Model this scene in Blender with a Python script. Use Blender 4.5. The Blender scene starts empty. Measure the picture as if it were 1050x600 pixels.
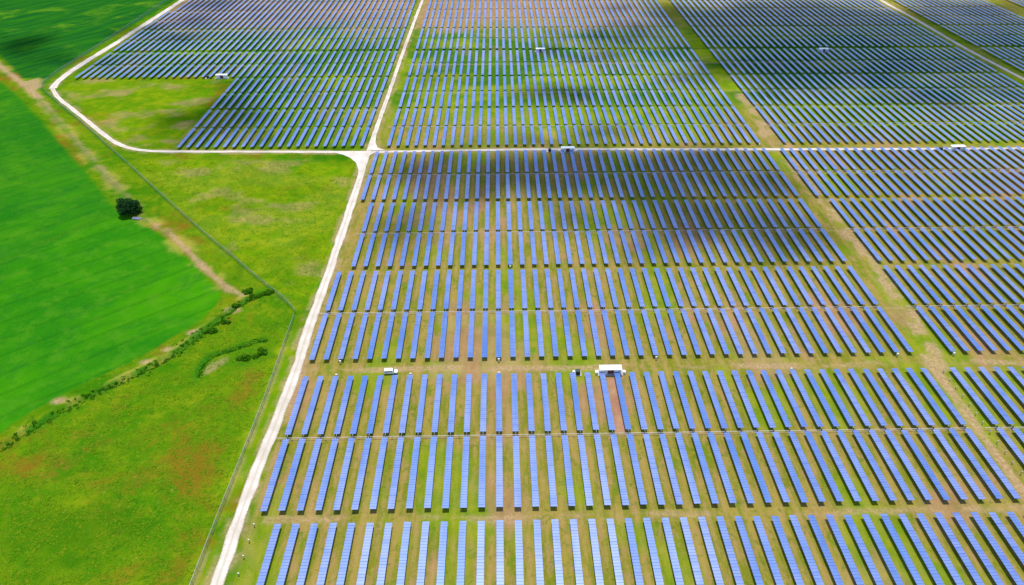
import bpy, math, random
import numpy as np
from mathutils import Vector, Matrix

random.seed(7)
rng = np.random.default_rng(7)
scene = bpy.context.scene
COL = scene.collection
R = math.radians

# ------------------------------------------------------------------ camera
CAM_H = 182.0
PITCH = R(36.87)          # below the horizon
YAW = R(1.1130)            # to the right of the panel rows
cam_d = bpy.data.cameras.new('camera')
cam = bpy.data.objects.new('camera', cam_d)
COL.objects.link(cam)
cam.location = (0, 0, CAM_H)
cam.rotation_euler = (R(90) - PITCH, 0, -YAW)
cam_d.sensor_width = 36.0
cam_d.lens = 24.0
cam_d.clip_start = 1.0
cam_d.clip_end = 30000.0
scene.camera = cam

# ------------------------------------------------------------------ sky, sun, exposure
SUN_EL, SUN_AZ = R(75), R(0)     # azimuth measured from +Y towards +X
TO_SUN = Vector((math.cos(SUN_EL) * math.sin(SUN_AZ), math.cos(SUN_EL) * math.cos(SUN_AZ), math.sin(SUN_EL)))
world = bpy.data.worlds.new('World')
scene.world = world
world.use_nodes = True
wn = world.node_tree
wn.nodes.clear()
sky = wn.nodes.new('ShaderNodeTexSky')
sky.sky_type = 'NISHITA'
sky.sun_disc = False
sky.sun_elevation = SUN_EL
sky.sun_rotation = SUN_AZ
sky.air_density = 1.0
sky.dust_density = 0.6
sky.ozone_density = 1.6
bg = wn.nodes.new('ShaderNodeBackground')
bg.inputs['Strength'].default_value = 0.15
wo = wn.nodes.new('ShaderNodeOutputWorld')
wn.links.new(sky.outputs[0], bg.inputs[0])
wn.links.new(bg.outputs[0], wo.inputs[0])
sun_d = bpy.data.lights.new('sun', 'SUN')
sun_d.energy = 3.1
sun_d.angle = R(0.53)
sun_d.color = (1.0, 0.955, 0.89)
sun = bpy.data.objects.new('sun', sun_d)
COL.objects.link(sun)
sun.rotation_euler = (-TO_SUN).to_track_quat('-Z', 'Y').to_euler()
sun.location = (0, 300, 900)

scene.view_settings.view_transform = 'Standard'
scene.view_settings.look = 'None'
scene.view_settings.gamma = 1.0
scene.view_settings.exposure = 0.64
scene.view_settings.use_curve_mapping = False
scene.render.engine = 'CYCLES'
scene.cycles.max_bounces = 4
scene.cycles.transparent_max_bounces = 32

# ------------------------------------------------------------------ helpers
def link(name, me, mat=None, parent=None, loc=None):
    o = bpy.data.objects.new(name, me)
    COL.objects.link(o)
    if mat is not None and me is not None:
        me.materials.clear()
        for m in (mat if isinstance(mat, (list, tuple)) else [mat]):
            me.materials.append(m)
    if parent is not None:
        o.parent = parent
    if loc is not None:
        o.location = loc
    return o

def tag(o, label=None, cat=None, group=None, kind=None):
    if label: o['label'] = label
    if cat: o['category'] = cat
    if group: o['group'] = group
    if kind: o['kind'] = kind
    return o

def empty(name, loc=(0, 0, 0), rz=0.0):
    o = bpy.data.objects.new(name, None)
    o.empty_display_size = 0.5
    COL.objects.link(o)
    o.location = loc
    o.rotation_euler = (0, 0, rz)
    return o

class MB:
    """collects shapes, builds one mesh"""
    def __init__(s):
        s.v, s.f, s.m = [], [], []
    def add(s, vs, fs, mi=0):
        b = len(s.v)
        s.v += [tuple(p) for p in vs]
        s.f += [tuple(b + i for i in f) for f in fs]
        s.m += [mi] * len(fs)
        return s
    def box(s, c, d, mi=0, bevel=0.0, taper=1.0):
        x, y, z = c; a, b, h = d[0] / 2, d[1] / 2, d[2] / 2
        if bevel <= 0:
            vs = [(x - a, y - b, z - h), (x + a, y - b, z - h), (x + a, y + b, z - h), (x - a, y + b, z - h)]
            vs += [(x + (p[0] - x) * taper, y + (p[1] - y) * taper, z + h) for p in vs]
            return s.add(vs, [(3, 2, 1, 0), (4, 5, 6, 7), (0, 1, 5, 4), (1, 2, 6, 5), (2, 3, 7, 6), (3, 0, 4, 7)], mi)
        k = bevel
        rings = []
        for zz, ins in ((z - h, 0), (z + h - k, 0), (z + h, k)):
            rings.append([(x + (sx * (a - ins)) - (sx * k if cut == 0 else 0), y + (sy * (b - ins)) - (sy * k if cut == 1 else 0), zz)
                          for sx, sy, cut in ((-1, -1, 1), (-1, -1, 0), (1, -1, 0), (1, -1, 1), (1, 1, 1), (1, 1, 0), (-1, 1, 0), (-1, 1, 1))])
        vs = [p for r in rings for p in r]
        fs = []
        for r in range(2):
            for i in range(8):
                j = (i + 1) % 8
                fs.append((r * 8 + i, r * 8 + j, r * 8 + 8 + j, r * 8 + 8 + i))
        fs.append(tuple(range(16, 24)))
        fs.append(tuple(range(7, -1, -1)))
        return s.add(vs, fs, mi)
    def tube(s, p, q, r0, r1=None, n=6, mi=0, caps=True):
        r1 = r0 if r1 is None else r1
        p, q = Vector(p), Vector(q)
        d = (q - p).normalized()
        u = d.orthogonal().normalized(); w = d.cross(u)
        vs = []
        for c, r in ((p, r0), (q, r1)):
            for i in range(n):
                a = 2 * math.pi * i / n
                vs.append(c + u * (r * math.cos(a)) + w * (r * math.sin(a)))
        fs = [(i, (i + 1) % n, n + (i + 1) % n, n + i) for i in range(n)]
        if caps:
            fs += [tuple(range(n - 1, -1, -1)), tuple(range(n, 2 * n))]
        return s.add(vs, fs, mi)
    def mesh(s, name, smooth=False):
        me = bpy.data.meshes.new(name)
        me.from_pydata(s.v, [], s.f)
        if any(s.m): me.polygons.foreach_set('material_index', s.m)
        if smooth: me.polygons.foreach_set('use_smooth', [True] * len(s.f))
        me.update()
        return me
    def build(s, name, mat=None, parent=None, loc=None, smooth=False):
        return link(name, s.mesh(name, smooth), mat, parent, loc)

def np_mesh(name, v, loops, per):
    """v (n,3) array; loops flat index array; per = verts per face"""
    me = bpy.data.meshes.new(name)
    nf = len(loops) // per
    me.vertices.add(len(v)); me.vertices.foreach_set('co', np.ascontiguousarray(v, dtype=np.float32).ravel())
    me.loops.add(len(loops)); me.loops.foreach_set('vertex_index', np.ascontiguousarray(loops, dtype=np.int32))
    me.polygons.add(nf)
    me.polygons.foreach_set('loop_start', np.arange(0, nf * per, per, dtype=np.int32))
    me.update(calc_edges=True)
    return me

def seg_dist(P, pts):
    """distance from each point in P (n,2) to the polyline pts"""
    d = np.full(len(P), 1e9, dtype=np.float32)
    for (ax, ay), (bx, by) in zip(pts[:-1], pts[1:]):
        vx, vy = bx - ax, by - ay
        L = vx * vx + vy * vy + 1e-9
        t = np.clip(((P[:, 0] - ax) * vx + (P[:, 1] - ay) * vy) / L, 0, 1)
        d = np.minimum(d, np.hypot(P[:, 0] - ax - t * vx, P[:, 1] - ay - t * vy))
    return d

def inside(P, poly):
    c = np.zeros(len(P), dtype=bool)
    n = len(poly)
    for i in range(n):
        ax, ay = poly[i]; bx, by = poly[(i + 1) % n]
        if ay == by: continue
        k = ((ay > P[:, 1]) != (by > P[:, 1])) & (P[:, 0] < (bx - ax) * (P[:, 1] - ay) / (by - ay) + ax)
        c ^= k
    return c

def vnoise(x, y, seed=0):
    """value noise, numpy"""
    xi = np.floor(x).astype(np.int64); yi = np.floor(y).astype(np.int64)
    fx = x - xi; fy = y - yi
    fx = fx * fx * (3 - 2 * fx); fy = fy * fy * (3 - 2 * fy)
    def h(a, b):
        n = (a * 374761393 + b * 668265263 + seed * 1442695041) & 0x7fffffff
        n = ((n ^ (n >> 13)) * 1274126177) & 0x7fffffff
        return ((n ^ (n >> 16)) & 0xffff) / 65535.0
    return (h(xi, yi) * (1 - fx) + h(xi + 1, yi) * fx) * (1 - fy) + (h(xi, yi + 1) * (1 - fx) + h(xi + 1, yi + 1) * fx) * fy

def fbm(x, y, seed=0, oct=4):
    s = 0; a = 0.5; t = 0
    for i in range(oct):
        s = s + a * vnoise(x * 2 ** i, y * 2 ** i, seed + i); t += a; a *= 0.55
    return s / t

def smooth(d, a, b):
    t = np.clip((d - a) / (b - a), 0, 1)
    return t * t * (3 - 2 * t)

def poly_mask(P, poly, soft, wob=0.0, seed=1):
    d = seg_dist(P, list(poly) + [poly[0]])
    d = np.where(inside(P, poly), d, -d)
    if wob: d = d + (fbm(P[:, 0] / 9, P[:, 1] / 9, seed) - 0.5) * 2 * wob
    return smooth(d, -soft, soft)

def line_mask(P, pts, w, soft, wob=0.0, seed=2, sc=7.0):
    d = seg_dist(P, pts)
    if wob: d = d + (fbm(P[:, 0] / sc, P[:, 1] / sc, seed) - 0.5) * 2 * wob
    return 1 - smooth(d, w, w + soft)

# ------------------------------------------------------------------ node helpers
class NT:
    def __init__(s, name):
        s.mat = bpy.data.materials.new(name)
        s.mat.use_nodes = True
        s.t = s.mat.node_tree
        s.t.nodes.clear()
        s.out = s.n('ShaderNodeOutputMaterial')
    def n(s, kind, **kw):
        nd = s.t.nodes.new(kind)
        for k, v in kw.items(): setattr(nd, k, v)
        return nd
    def l(s, a, b): s.t.links.new(a, b)
    def val(s, sock, v):
        if isinstance(v, (int, float)): sock.default_value = v
        elif isinstance(v, (tuple, list)):
            sock.default_value = tuple(v) + ((1.0,) if len(v) == 3 and len(sock.default_value) == 4 else ())
        else: s.l(v, sock)
    def pos(s, scale=(1, 1, 1), rotz=0.0):
        g = s.n('ShaderNodeNewGeometry'); m = s.n('ShaderNodeMapping')
        m.inputs['Scale'].default_value = scale
        if rotz:
            k = s.n('ShaderNodeMapping'); k.inputs['Rotation'].default_value = (0, 0, rotz)
            s.l(g.outputs['Position'], k.inputs['Vector']); s.l(k.outputs[0], m.inputs['Vector'])
        else:
            s.l(g.outputs['Position'], m.inputs['Vector'])
        return m.outputs[0]
    def noise(s, vec, scale, detail=3, rough=0.6, dist=0.0):
        n = s.n('ShaderNodeTexNoise')
        n.inputs['Scale'].default_value = scale; n.inputs['Detail'].default_value = detail
        n.inputs['Roughness'].default_value = rough; n.inputs['Distortion'].default_value = dist
        s.l(vec, n.inputs['Vector'])
        return n.outputs['Fac']
    def ramp(s, fac, a, b, va=0.0, vb=1.0):
        m = s.n('ShaderNodeMapRange', interpolation_type='SMOOTHSTEP')
        s.val(m.inputs['Value'], fac)
        m.inputs['From Min'].default_value = a; m.inputs['From Max'].default_value = b
        m.inputs['To Min'].default_value = va; m.inputs['To Max'].default_value = vb
        return m.outputs[0]
    def mix(s, fac, a, b, blend='MIX'):
        m = s.n('ShaderNodeMix', data_type='RGBA', blend_type=blend)
        s.val(m.inputs[0], fac); s.val(m.inputs[6], a); s.val(m.inputs[7], b)
        return m.outputs[2]
    def math(s, op, a, b=0.0):
        m = s.n('ShaderNodeMath', operation=op)
        s.val(m.inputs[0], a); s.val(m.inputs[1], b)
        return m.outputs[0]
    def attr(s, name):
        a = s.n('ShaderNodeAttribute', attribute_name=name)
        sp = s.n('ShaderNodeSeparateColor')
        s.l(a.outputs['Color'], sp.inputs[0])
        return sp.outputs[0], sp.outputs[1], sp.outputs[2], a.outputs['Alpha']
    def bsdf(s, color, rough=0.9, spec=0.2, metal=0.0, bump=None, bdist=0.1, bstr=0.5):
        b = s.n('ShaderNodeBsdfPrincipled')
        s.val(b.inputs['Base Color'], color); s.val(b.inputs['Roughness'], rough)
        b.inputs['Specular IOR Level'].default_value = spec
        s.val(b.inputs['Metallic'], metal)
        if bump is not None:
            u = s.n('ShaderNodeBump')
            u.inputs['Strength'].default_value = bstr; u.inputs['Distance'].default_value = bdist
            s.l(bump, u.inputs['Height']); s.l(u.outputs[0], b.inputs['Normal'])
        s.l(b.outputs[0], s.out.inputs[0])
        return b

def simple(name, col, rough=0.6, metal=0.0, spec=0.4, vary=0.18, scale=1.5):
    t = NT(name)
    f = t.noise(t.pos(), scale, 4)
    dark = tuple(c * (1 - vary) for c in col); lite = tuple(min(1, c * (1 + vary * 0.6)) for c in col)
    t.bsdf(t.mix(t.ramp(f, 0.3, 0.7), dark, lite), rough, spec, metal)
    return t.mat

# ------------------------------------------------------------------ layout (metres; X to the right, Y along the rows)
S = 5.61           # row pitch
X0 = -1.3
ROW_L = 59.6
PAIRS = [65.2, 129.5, 198.4, 262.1, 325.2, 393.2, 455.7, 518.6, 583.2, 646.2, 708.6, 772.5]   # start of each strip
ROAD_MAIN = [(-81.42, 92.60), (-81.50, 106.39), (-81.73, 132.31), (-80.70, 158.27), (-79.46, 191.41), (-80.27, 214.33), (-79.68, 261.64), (-79.99, 333.50), (-80.53, 379.51), (-80.45, 442.14), (-80.11, 481.44), (-80.12, 586.41), (-78.47, 749.89), (-73.42, 971.01)]
ROAD_CROSS = [(-329.44, 499.94), (-317.24, 482.25), (-293.37, 458.23), (-261.88, 424.71), (-241.44, 404.10), (-229.51, 396.05), (-216.94, 391.64), (-192.70, 390.34), (-126.96, 389.06), (-83.78, 387.26), (-43.38, 388.54), (28.64, 389.64), (82.75, 388.31), (136.84, 387.12), (257.30, 385.20), (323.84, 384.46), (415.97, 384.91)]
ROAD_NW = [(-329.44, 499.94), (-333.03, 511.17), (-335.18, 543.76), (-331.40, 600.29), (-328.92, 685.85), (-326.55, 754.71), (-326.17, 836.32)]
ROAD_NE = [(395.12, 817.63), (396.16, 740.67), (398.01, 671.73), (395.81, 580.31), (399.84, 509.35), (404.07, 370.09), (403.90, 214.37)]
FENCE_A = [(-88.08, 94.56), (-88.12, 106.52), (-87.81, 132.07), (-86.92, 177.72), (-87.69, 229.16)]
FENCE_B = [(-87.84, 229.83), (-97.90, 242.10), (-105.51, 249.15), (-118.19, 262.38), (-129.04, 274.22), (-150.67, 296.42), (-190.80, 340.44), (-218.32, 371.13)]
FENCE_C = [(-219.44, 372.43), (-244.06, 399.15), (-269.35, 427.19), (-295.67, 454.81), (-321.79, 482.34), (-337.36, 500.09), (-341.28, 510.30), (-342.90, 526.15), (-342.66, 559.06), (-341.35, 596.75), (-341.62, 644.82), (-341.24, 697.96), (-341.31, 754.99), (-341.09, 831.94)]
DIRT_LINE = [(-460.97, 618.12), (-397.01, 550.71), (-365.69, 519.11), (-329.18, 480.61), (-271.75, 412.74), (-237.59, 372.14), (-209.58, 340.47), (-183.21, 308.50), (-165.54, 294.86), (-134.36, 259.56), (-121.61, 247.25), (-113.59, 242.05)]
DITCH = [(-179.96, 150.19), (-172.33, 159.19), (-166.89, 167.47), (-159.85, 177.19), (-148.90, 188.02), (-138.14, 197.44), (-131.69, 205.22), (-127.12, 214.02), (-120.71, 227.16), (-116.17, 236.49), (-109.03, 244.11)]
CURVE = [(-116.19, 191.59), (-116.95, 197.03), (-115.42, 202.60), (-111.33, 205.40), (-105.53, 207.91), (-99.96, 211.68), (-96.17, 212.21)]
FIELD_NW = [(-529.98, 686.42), (-412.40, 577.52), (-365.09, 523.35), (-344.58, 520.82), (-343.84, 602.14), (-333.13, 762.77), (-335.46, 917.89), (-850.23, 927.89)]
FIELD_B = [(-455.97, 570.93), (-376.59, 515.13), (-351.28, 490.55), (-300.99, 433.34), (-263.45, 389.80), (-231.22, 352.39), (-211.64, 329.54), (-199.95, 314.77), (-218.54, 289.54), (-233.75, 266.22), (-248.74, 247.55)]
FIELD_C = [(-253.52, 255.00), (-238.46, 274.43), (-222.74, 297.82), (-201.61, 320.92), (-181.23, 303.62), (-164.91, 289.40), (-139.67, 262.01), (-125.06, 245.87), (-123.34, 235.26), (-129.60, 222.16), (-138.66, 208.26), (-149.01, 196.55), (-161.80, 184.67), (-170.18, 173.56), (-175.11, 164.04), (-185.91, 149.50)]
PASTURE = [(-184.62, 120.69), (-170.84, 156.60), (-157.11, 175.21), (-133.92, 196.26), (-117.00, 225.78), (-87.90, 223.92), (-88.58, 181.23), (-88.67, 133.16), (-89.28, 103.65), (-90.68, 80.48), (-166.91, 81.96)]
PASTURE_B = [(-217.28, 378.21), (-86.05, 375.66), (-80.71, 284.20), (-85.59, 231.80), (-110.60, 254.49), (-155.95, 302.17)]
PASTURE_C = [(-326.15, 501.87), (-314.38, 522.37), (-212.33, 516.13), (-204.61, 470.78), (-202.67, 401.19), (-225.86, 398.80), (-267.80, 437.53)]
FARM = [(-77.07, 95.15), (-78.47, 214.30), (-77.30, 375.49), (-76.39, 774.09), (1027.66, 752.64), (217.48, 53.49), (-75.44, 59.18)]
FARM_NW = [(-202.28, 396.93), (-200.41, 458.17), (-196.88, 513.73), (-218.14, 522.65), (-322.44, 526.83), (-324.80, 770.69), (-84.99, 766.03), (-83.73, 493.18), (-83.93, 396.04)]

# ------------------------------------------------------------------ materials
def ground_material():
    t = NT('ground_cover')
    crop, farm, dirt, ditch = t.attr('zone_a')
    dry, pink, deep, lush = t.attr('zone_b')
    p = t.pos()
    big = t.noise(p, 0.022, 5, 0.62, 0.4)
    med = t.noise(p, 0.11, 5, 0.65)
    fine = t.noise(p, 0.75, 4, 0.7)
    tiny = t.noise(p, 2.4, 3, 0.7)
    # rough pasture
    past = t.mix(t.ramp(big, 0.36, 0.64), (0.035, 0.140, 0.002), (0.115, 0.185, 0.003))
    past = t.mix(t.math('MULTIPLY', t.ramp(med, 0.45, 0.72), 0.65), past, (0.175, 0.215, 0.005))
    past = t.mix(t.math('MULTIPLY', t.ramp(t.noise(p, 0.045, 5, 0.7), 0.55, 0.72), 0.75), past, (0.150, 0.085, 0.010))
    past = t.mix(t.math('MULTIPLY', t.ramp(fine, 0.52, 0.7), 0.5), past, (0.026, 0.115, 0.003))
    spk = t.noise(p, 0.33, 6, 0.75, 0.6)
    past = t.mix(t.math('MULTIPLY', t.ramp(spk, 0.51, 0.66), 0.65), past, (0.022, 0.090, 0.003))
    past = t.mix(t.math('MULTIPLY', t.ramp(t.noise(p, 0.42, 5, 0.75), 0.56, 0.68), 0.6), past, (0.20, 0.205, 0.02))
    rust = t.noise(t.pos((1, 1, 1), R(20)), 0.016, 5, 0.7, 0.5)
    past = t.mix(t.math('MULTIPLY', t.ramp(rust, 0.53, 0.66), 0.75), past, (0.175, 0.085, 0.008))
    past = t.mix(t.math('MULTIPLY', t.ramp(rust, 0.47, 0.36), 0.6), past, (0.024, 0.105, 0.002))
    # mown crop
    streak = t.noise(t.pos((0.04, 0.5, 1), R(-40.1)), 0.5, 4, 0.65)
    cropc = t.mix(t.ramp(t.noise(p, 0.013, 6, 0.65, 0.5), 0.36, 0.64), (0.014, 0.135, 0.004), (0.042, 0.205, 0.002))
    cropc = t.mix(t.math('MULTIPLY', t.ramp(streak, 0.42, 0.62), 0.22), cropc, (0.008, 0.110, 0.004))
    cropc = t.mix(t.math('MULTIPLY', t.ramp(spk, 0.5, 0.70), 0.35), cropc, (0.06, 0.175, 0.006))
    wv = t.n('ShaderNodeTexWave', wave_type='BANDS', bands_direction='Y')
    wv.inputs['Scale'].default_value = 0.026; wv.inputs['Distortion'].default_value = 1.2; wv.inputs['Detail'].default_value = 2.0; wv.inputs['Detail Scale'].default_value = 0.6
    t.l(t.pos((1, 1, 1), R(-40.1)), wv.inputs['Vector'])
    cropc = t.mix(t.ramp(wv.outputs['Fac'], 0.90, 0.99, 0.0, 0.30), cropc, (0.010, 0.085, 0.004))
    cropc = t.mix(t.math('MULTIPLY', t.ramp(med, 0.46, 0.66), 0.5), cropc, (0.060, 0.195, 0.008))
    cropc = t.mix(t.math('MULTIPLY', t.ramp(t.noise(p, 0.07, 6, 0.75, 0.8), 0.52, 0.66), 0.45), cropc, (0.014, 0.115, 0.010))
    # deep green field
    str2 = t.noise(t.pos((0.5, 0.06, 1), R(35)), 0.35, 4, 0.65)
    deepc = t.mix(t.ramp(str2, 0.35, 0.65), (0.006, 0.072, 0.010), (0.018, 0.120, 0.006))
    deepc = t.mix(t.math('MULTIPLY', t.ramp(big, 0.52, 0.7), 0.8), deepc, (0.085, 0.20, 0.008))
    # ground between the rows: streaks along Y
    s1 = t.noise(t.pos((0.20, 0.035, 1)), 1.0, 5, 0.65)
    s2 = t.noise(t.pos((0.50, 0.11, 1)), 1.0, 5, 0.7)
    s3 = t.noise(t.pos((0.20, 0.07, 1)), 1.0, 5, 0.65)
    fc = t.mix(t.ramp(s1, 0.42, 0.62), (0.150, 0.160, 0.012), (0.265, 0.200, 0.040))
    fc = t.mix(t.math('MULTIPLY', t.ramp(s2, 0.48, 0.68), 0.85), fc, (0.31, 0.180, 0.085))
    fc = t.mix(t.math('MULTIPLY', t.ramp(s3, 0.56, 0.68), 0.7), fc, (0.090, 0.170, 0.006))
    fc = t.mix(t.math('MULTIPLY', t.ramp(fine, 0.5, 0.72), 0.5), fc, (0.33, 0.26, 0.055))
    fc = t.mix(t.math('MULTIPLY', t.ramp(tiny, 0.50, 0.68), 0.6), fc, (0.075, 0.095, 0.010))
    gsep = t.n('ShaderNodeSeparateXYZ'); t.l(p, gsep.inputs[0])
    lane = t.math('ABSOLUTE', t.math('SUBTRACT', t.math('FRACT', t.math('DIVIDE', t.math('ADD', gsep.outputs[0], 1.3), S)), 0.5))
    lane = t.ramp(t.math('ADD', lane, t.math('MULTIPLY', t.math('SUBTRACT', s2, 0.5), 0.35)), 0.05, 0.20, 1.0, 0.0)
    lane = t.math('MULTIPLY', lane, t.ramp(s3, 0.38, 0.58, 0.6, 0.0))
    fc = t.mix(lane, fc, (0.30, 0.205, 0.070))
    fc = t.mix(t.math('MULTIPLY', t.ramp(spk, 0.52, 0.66), 0.65), fc, (0.075, 0.120, 0.008))
    lushc = t.mix(t.ramp(med, 0.35, 0.65), (0.085, 0.195, 0.002), (0.190, 0.245, 0.004))
    dirtc = t.mix(t.ramp(fine, 0.3, 0.7), (0.25, 0.155, 0.075), (0.42, 0.29, 0.155))
    pinkc = t.mix(t.ramp(med, 0.3, 0.7), (0.30, 0.125, 0.095), (0.40, 0.215, 0.135))
    dryc = t.mix(t.ramp(fine, 0.3, 0.7), (0.26, 0.23, 0.03), (0.40, 0.33, 0.07))
    ditchc = t.mix(t.ramp(fine, 0.35, 0.65), (0.018, 0.115, 0.004), (0.045, 0.165, 0.006))
    c = t.mix(crop, past, cropc)
    c = t.mix(farm, c, fc)
    c = t.mix(lush, c, lushc)
    c = t.mix(deep, c, deepc)
    c = t.mix(dry, c, dryc)
    c = t.mix(pink, c, pinkc)
    c = t.mix(dirt, c, dirtc)
    c = t.mix(ditch, c, ditchc)
    sat = t.mix(t.ramp(tiny, 0.25, 0.75), (0.80, 0.80, 0.80), (1.16, 1.16, 1.16))
    c = t.mix(1.0, c, sat, 'MULTIPLY')
    h = t.math('ADD', t.math('MULTIPLY', fine, 0.7), t.math('MULTIPLY', tiny, 0.3))
    t.bsdf(c, 1.0, 0.0, bump=h, bdist=0.35, bstr=0.55)
    return t.mat

def gravel_material():
    t = NT('pale_gravel')
    p = t.pos()
    a = t.noise(p, 0.12, 4); b = t.noise(p, 2.0, 4, 0.7)
    c = t.mix(t.ramp(a, 0.3, 0.7), (0.46, 0.40, 0.325), (0.60, 0.535, 0.46))
    c = t.mix(t.math('MULTIPLY', t.ramp(b, 0.5, 0.8), 0.4), c, (0.44, 0.36, 0.27))
    at = t.n('ShaderNodeAttribute', attribute_name='across')
    u = t.math('ABSOLUTE', at.outputs['Fac'])
    off = t.math('ADD', u, t.math('MULTIPLY', t.math('SUBTRACT', b, 0.5), 0.9))
    c = t.mix(t.ramp(off, 0.05, 0.30, 0.45, 0.0), c, (0.34, 0.28, 0.18))
    c = t.mix(t.ramp(off, 0.72, 1.05, 0.0, 0.9), c, (0.26, 0.21, 0.11))
    t.bsdf(c, 1.0, 0.1, bump=b, bdist=0.05)
    return t.mat

def panel_material():
    t = NT('solar_glass')
    g = t.n('ShaderNodeNewGeometry')
    sp = t.n('ShaderNodeSeparateXYZ'); t.l(g.outputs['Position'], sp.inputs[0])
    cell = t.n('ShaderNodeCombineXYZ')
    t.l(t.math('FLOOR', t.math('DIVIDE', t.math('ADD', sp.outputs[0], 1.3 + S / 2), S)), cell.inputs[0])
    t.l(t.math('FLOOR', t.math('DIVIDE', sp.outputs[1], 0.993)), cell.inputs[1])
    w = t.n('ShaderNodeTexWhiteNoise', noise_dimensions='2D')
    t.l(cell.outputs[0], w.inputs['Vector'])
    soil = t.noise(t.pos((0.13, 0.03, 1)), 1.0, 4, 0.6)
    rw = t.n('ShaderNodeTexWhiteNoise', noise_dimensions='2D')
    rc = t.n('ShaderNodeCombineXYZ')
    t.l(t.math('FLOOR', t.math('DIVIDE', t.math('ADD', sp.outputs[0], 1.3 + S / 2), S)), rc.inputs[0])
    t.l(t.math('FLOOR', t.math('DIVIDE', sp.outputs[1], 31.0)), rc.inputs[1])
    t.l(rc.outputs[0], rw.inputs['Vector'])
    dust = t.noise(t.pos(), 0.011, 3, 0.5)
    f = t.math('ADD', t.math('MULTIPLY', t.ramp(soil, 0.35, 0.65), 0.45), t.math('ADD', t.math('MULTIPLY', rw.outputs[0], 0.40), t.math('MULTIPLY', t.ramp(dust, 0.38, 0.62), 0.4)))
    c = t.mix(f, (0.034, 0.112, 0.35), (0.155, 0.198, 0.41))
    c = t.mix(t.math('MULTIPLY', t.ramp(w.outputs[0], 0.55, 1.0), 0.5), c, (0.05, 0.10, 0.34))
    b = t.bsdf(c, t.ramp(soil, 0.3, 0.7, 0.32, 0.40), 0.8)
    b.inputs['IOR'].default_value = 1.6
    b.inputs['Specular Tint'].default_value = (0.62, 0.78, 1.0, 1)
    return t.mat

M = {}
M['ground'] = ground_material()
M['gravel'] = gravel_material()
M['panel'] = panel_material()
M['frame'] = simple('dark_module_frame', (0.035, 0.06, 0.16), 0.5)
M['gear'] = simple('dark_gearbox', (0.06, 0.06, 0.07), 0.6)
M['steel'] = simple('galvanised_steel', (0.42, 0.43, 0.44), 0.45, 0.6)
M['shaft'] = simple('pale_drive_shaft', (0.62, 0.56, 0.50), 0.6, 0.2)
M['white'] = simple('white_enamel', (0.80, 0.80, 0.80), 0.4, vary=0.08)
M['roofwhite'] = simple('white_roof', (0.84, 0.83, 0.82), 0.5, vary=0.06)
M['grey'] = simple('grey_metal', (0.30, 0.31, 0.33), 0.5, 0.3)
M['darkgreen'] = simple('dark_green_enamel', (0.02, 0.05, 0.035), 0.5)
M['black'] = simple('black_rubber', (0.02, 0.02, 0.02), 0.8)
M['glass'] = simple('car_glass', (0.05, 0.07, 0.10), 0.08, spec=0.8)
M['concrete'] = simple('concrete', (0.45, 0.42, 0.40), 0.9)
M['trough'] = simple('pale_violet_grey', (0.45, 0.40, 0.52), 0.7)
M['redbrown'] = simple('rust_door', (0.16, 0.06, 0.05), 0.7)

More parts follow.
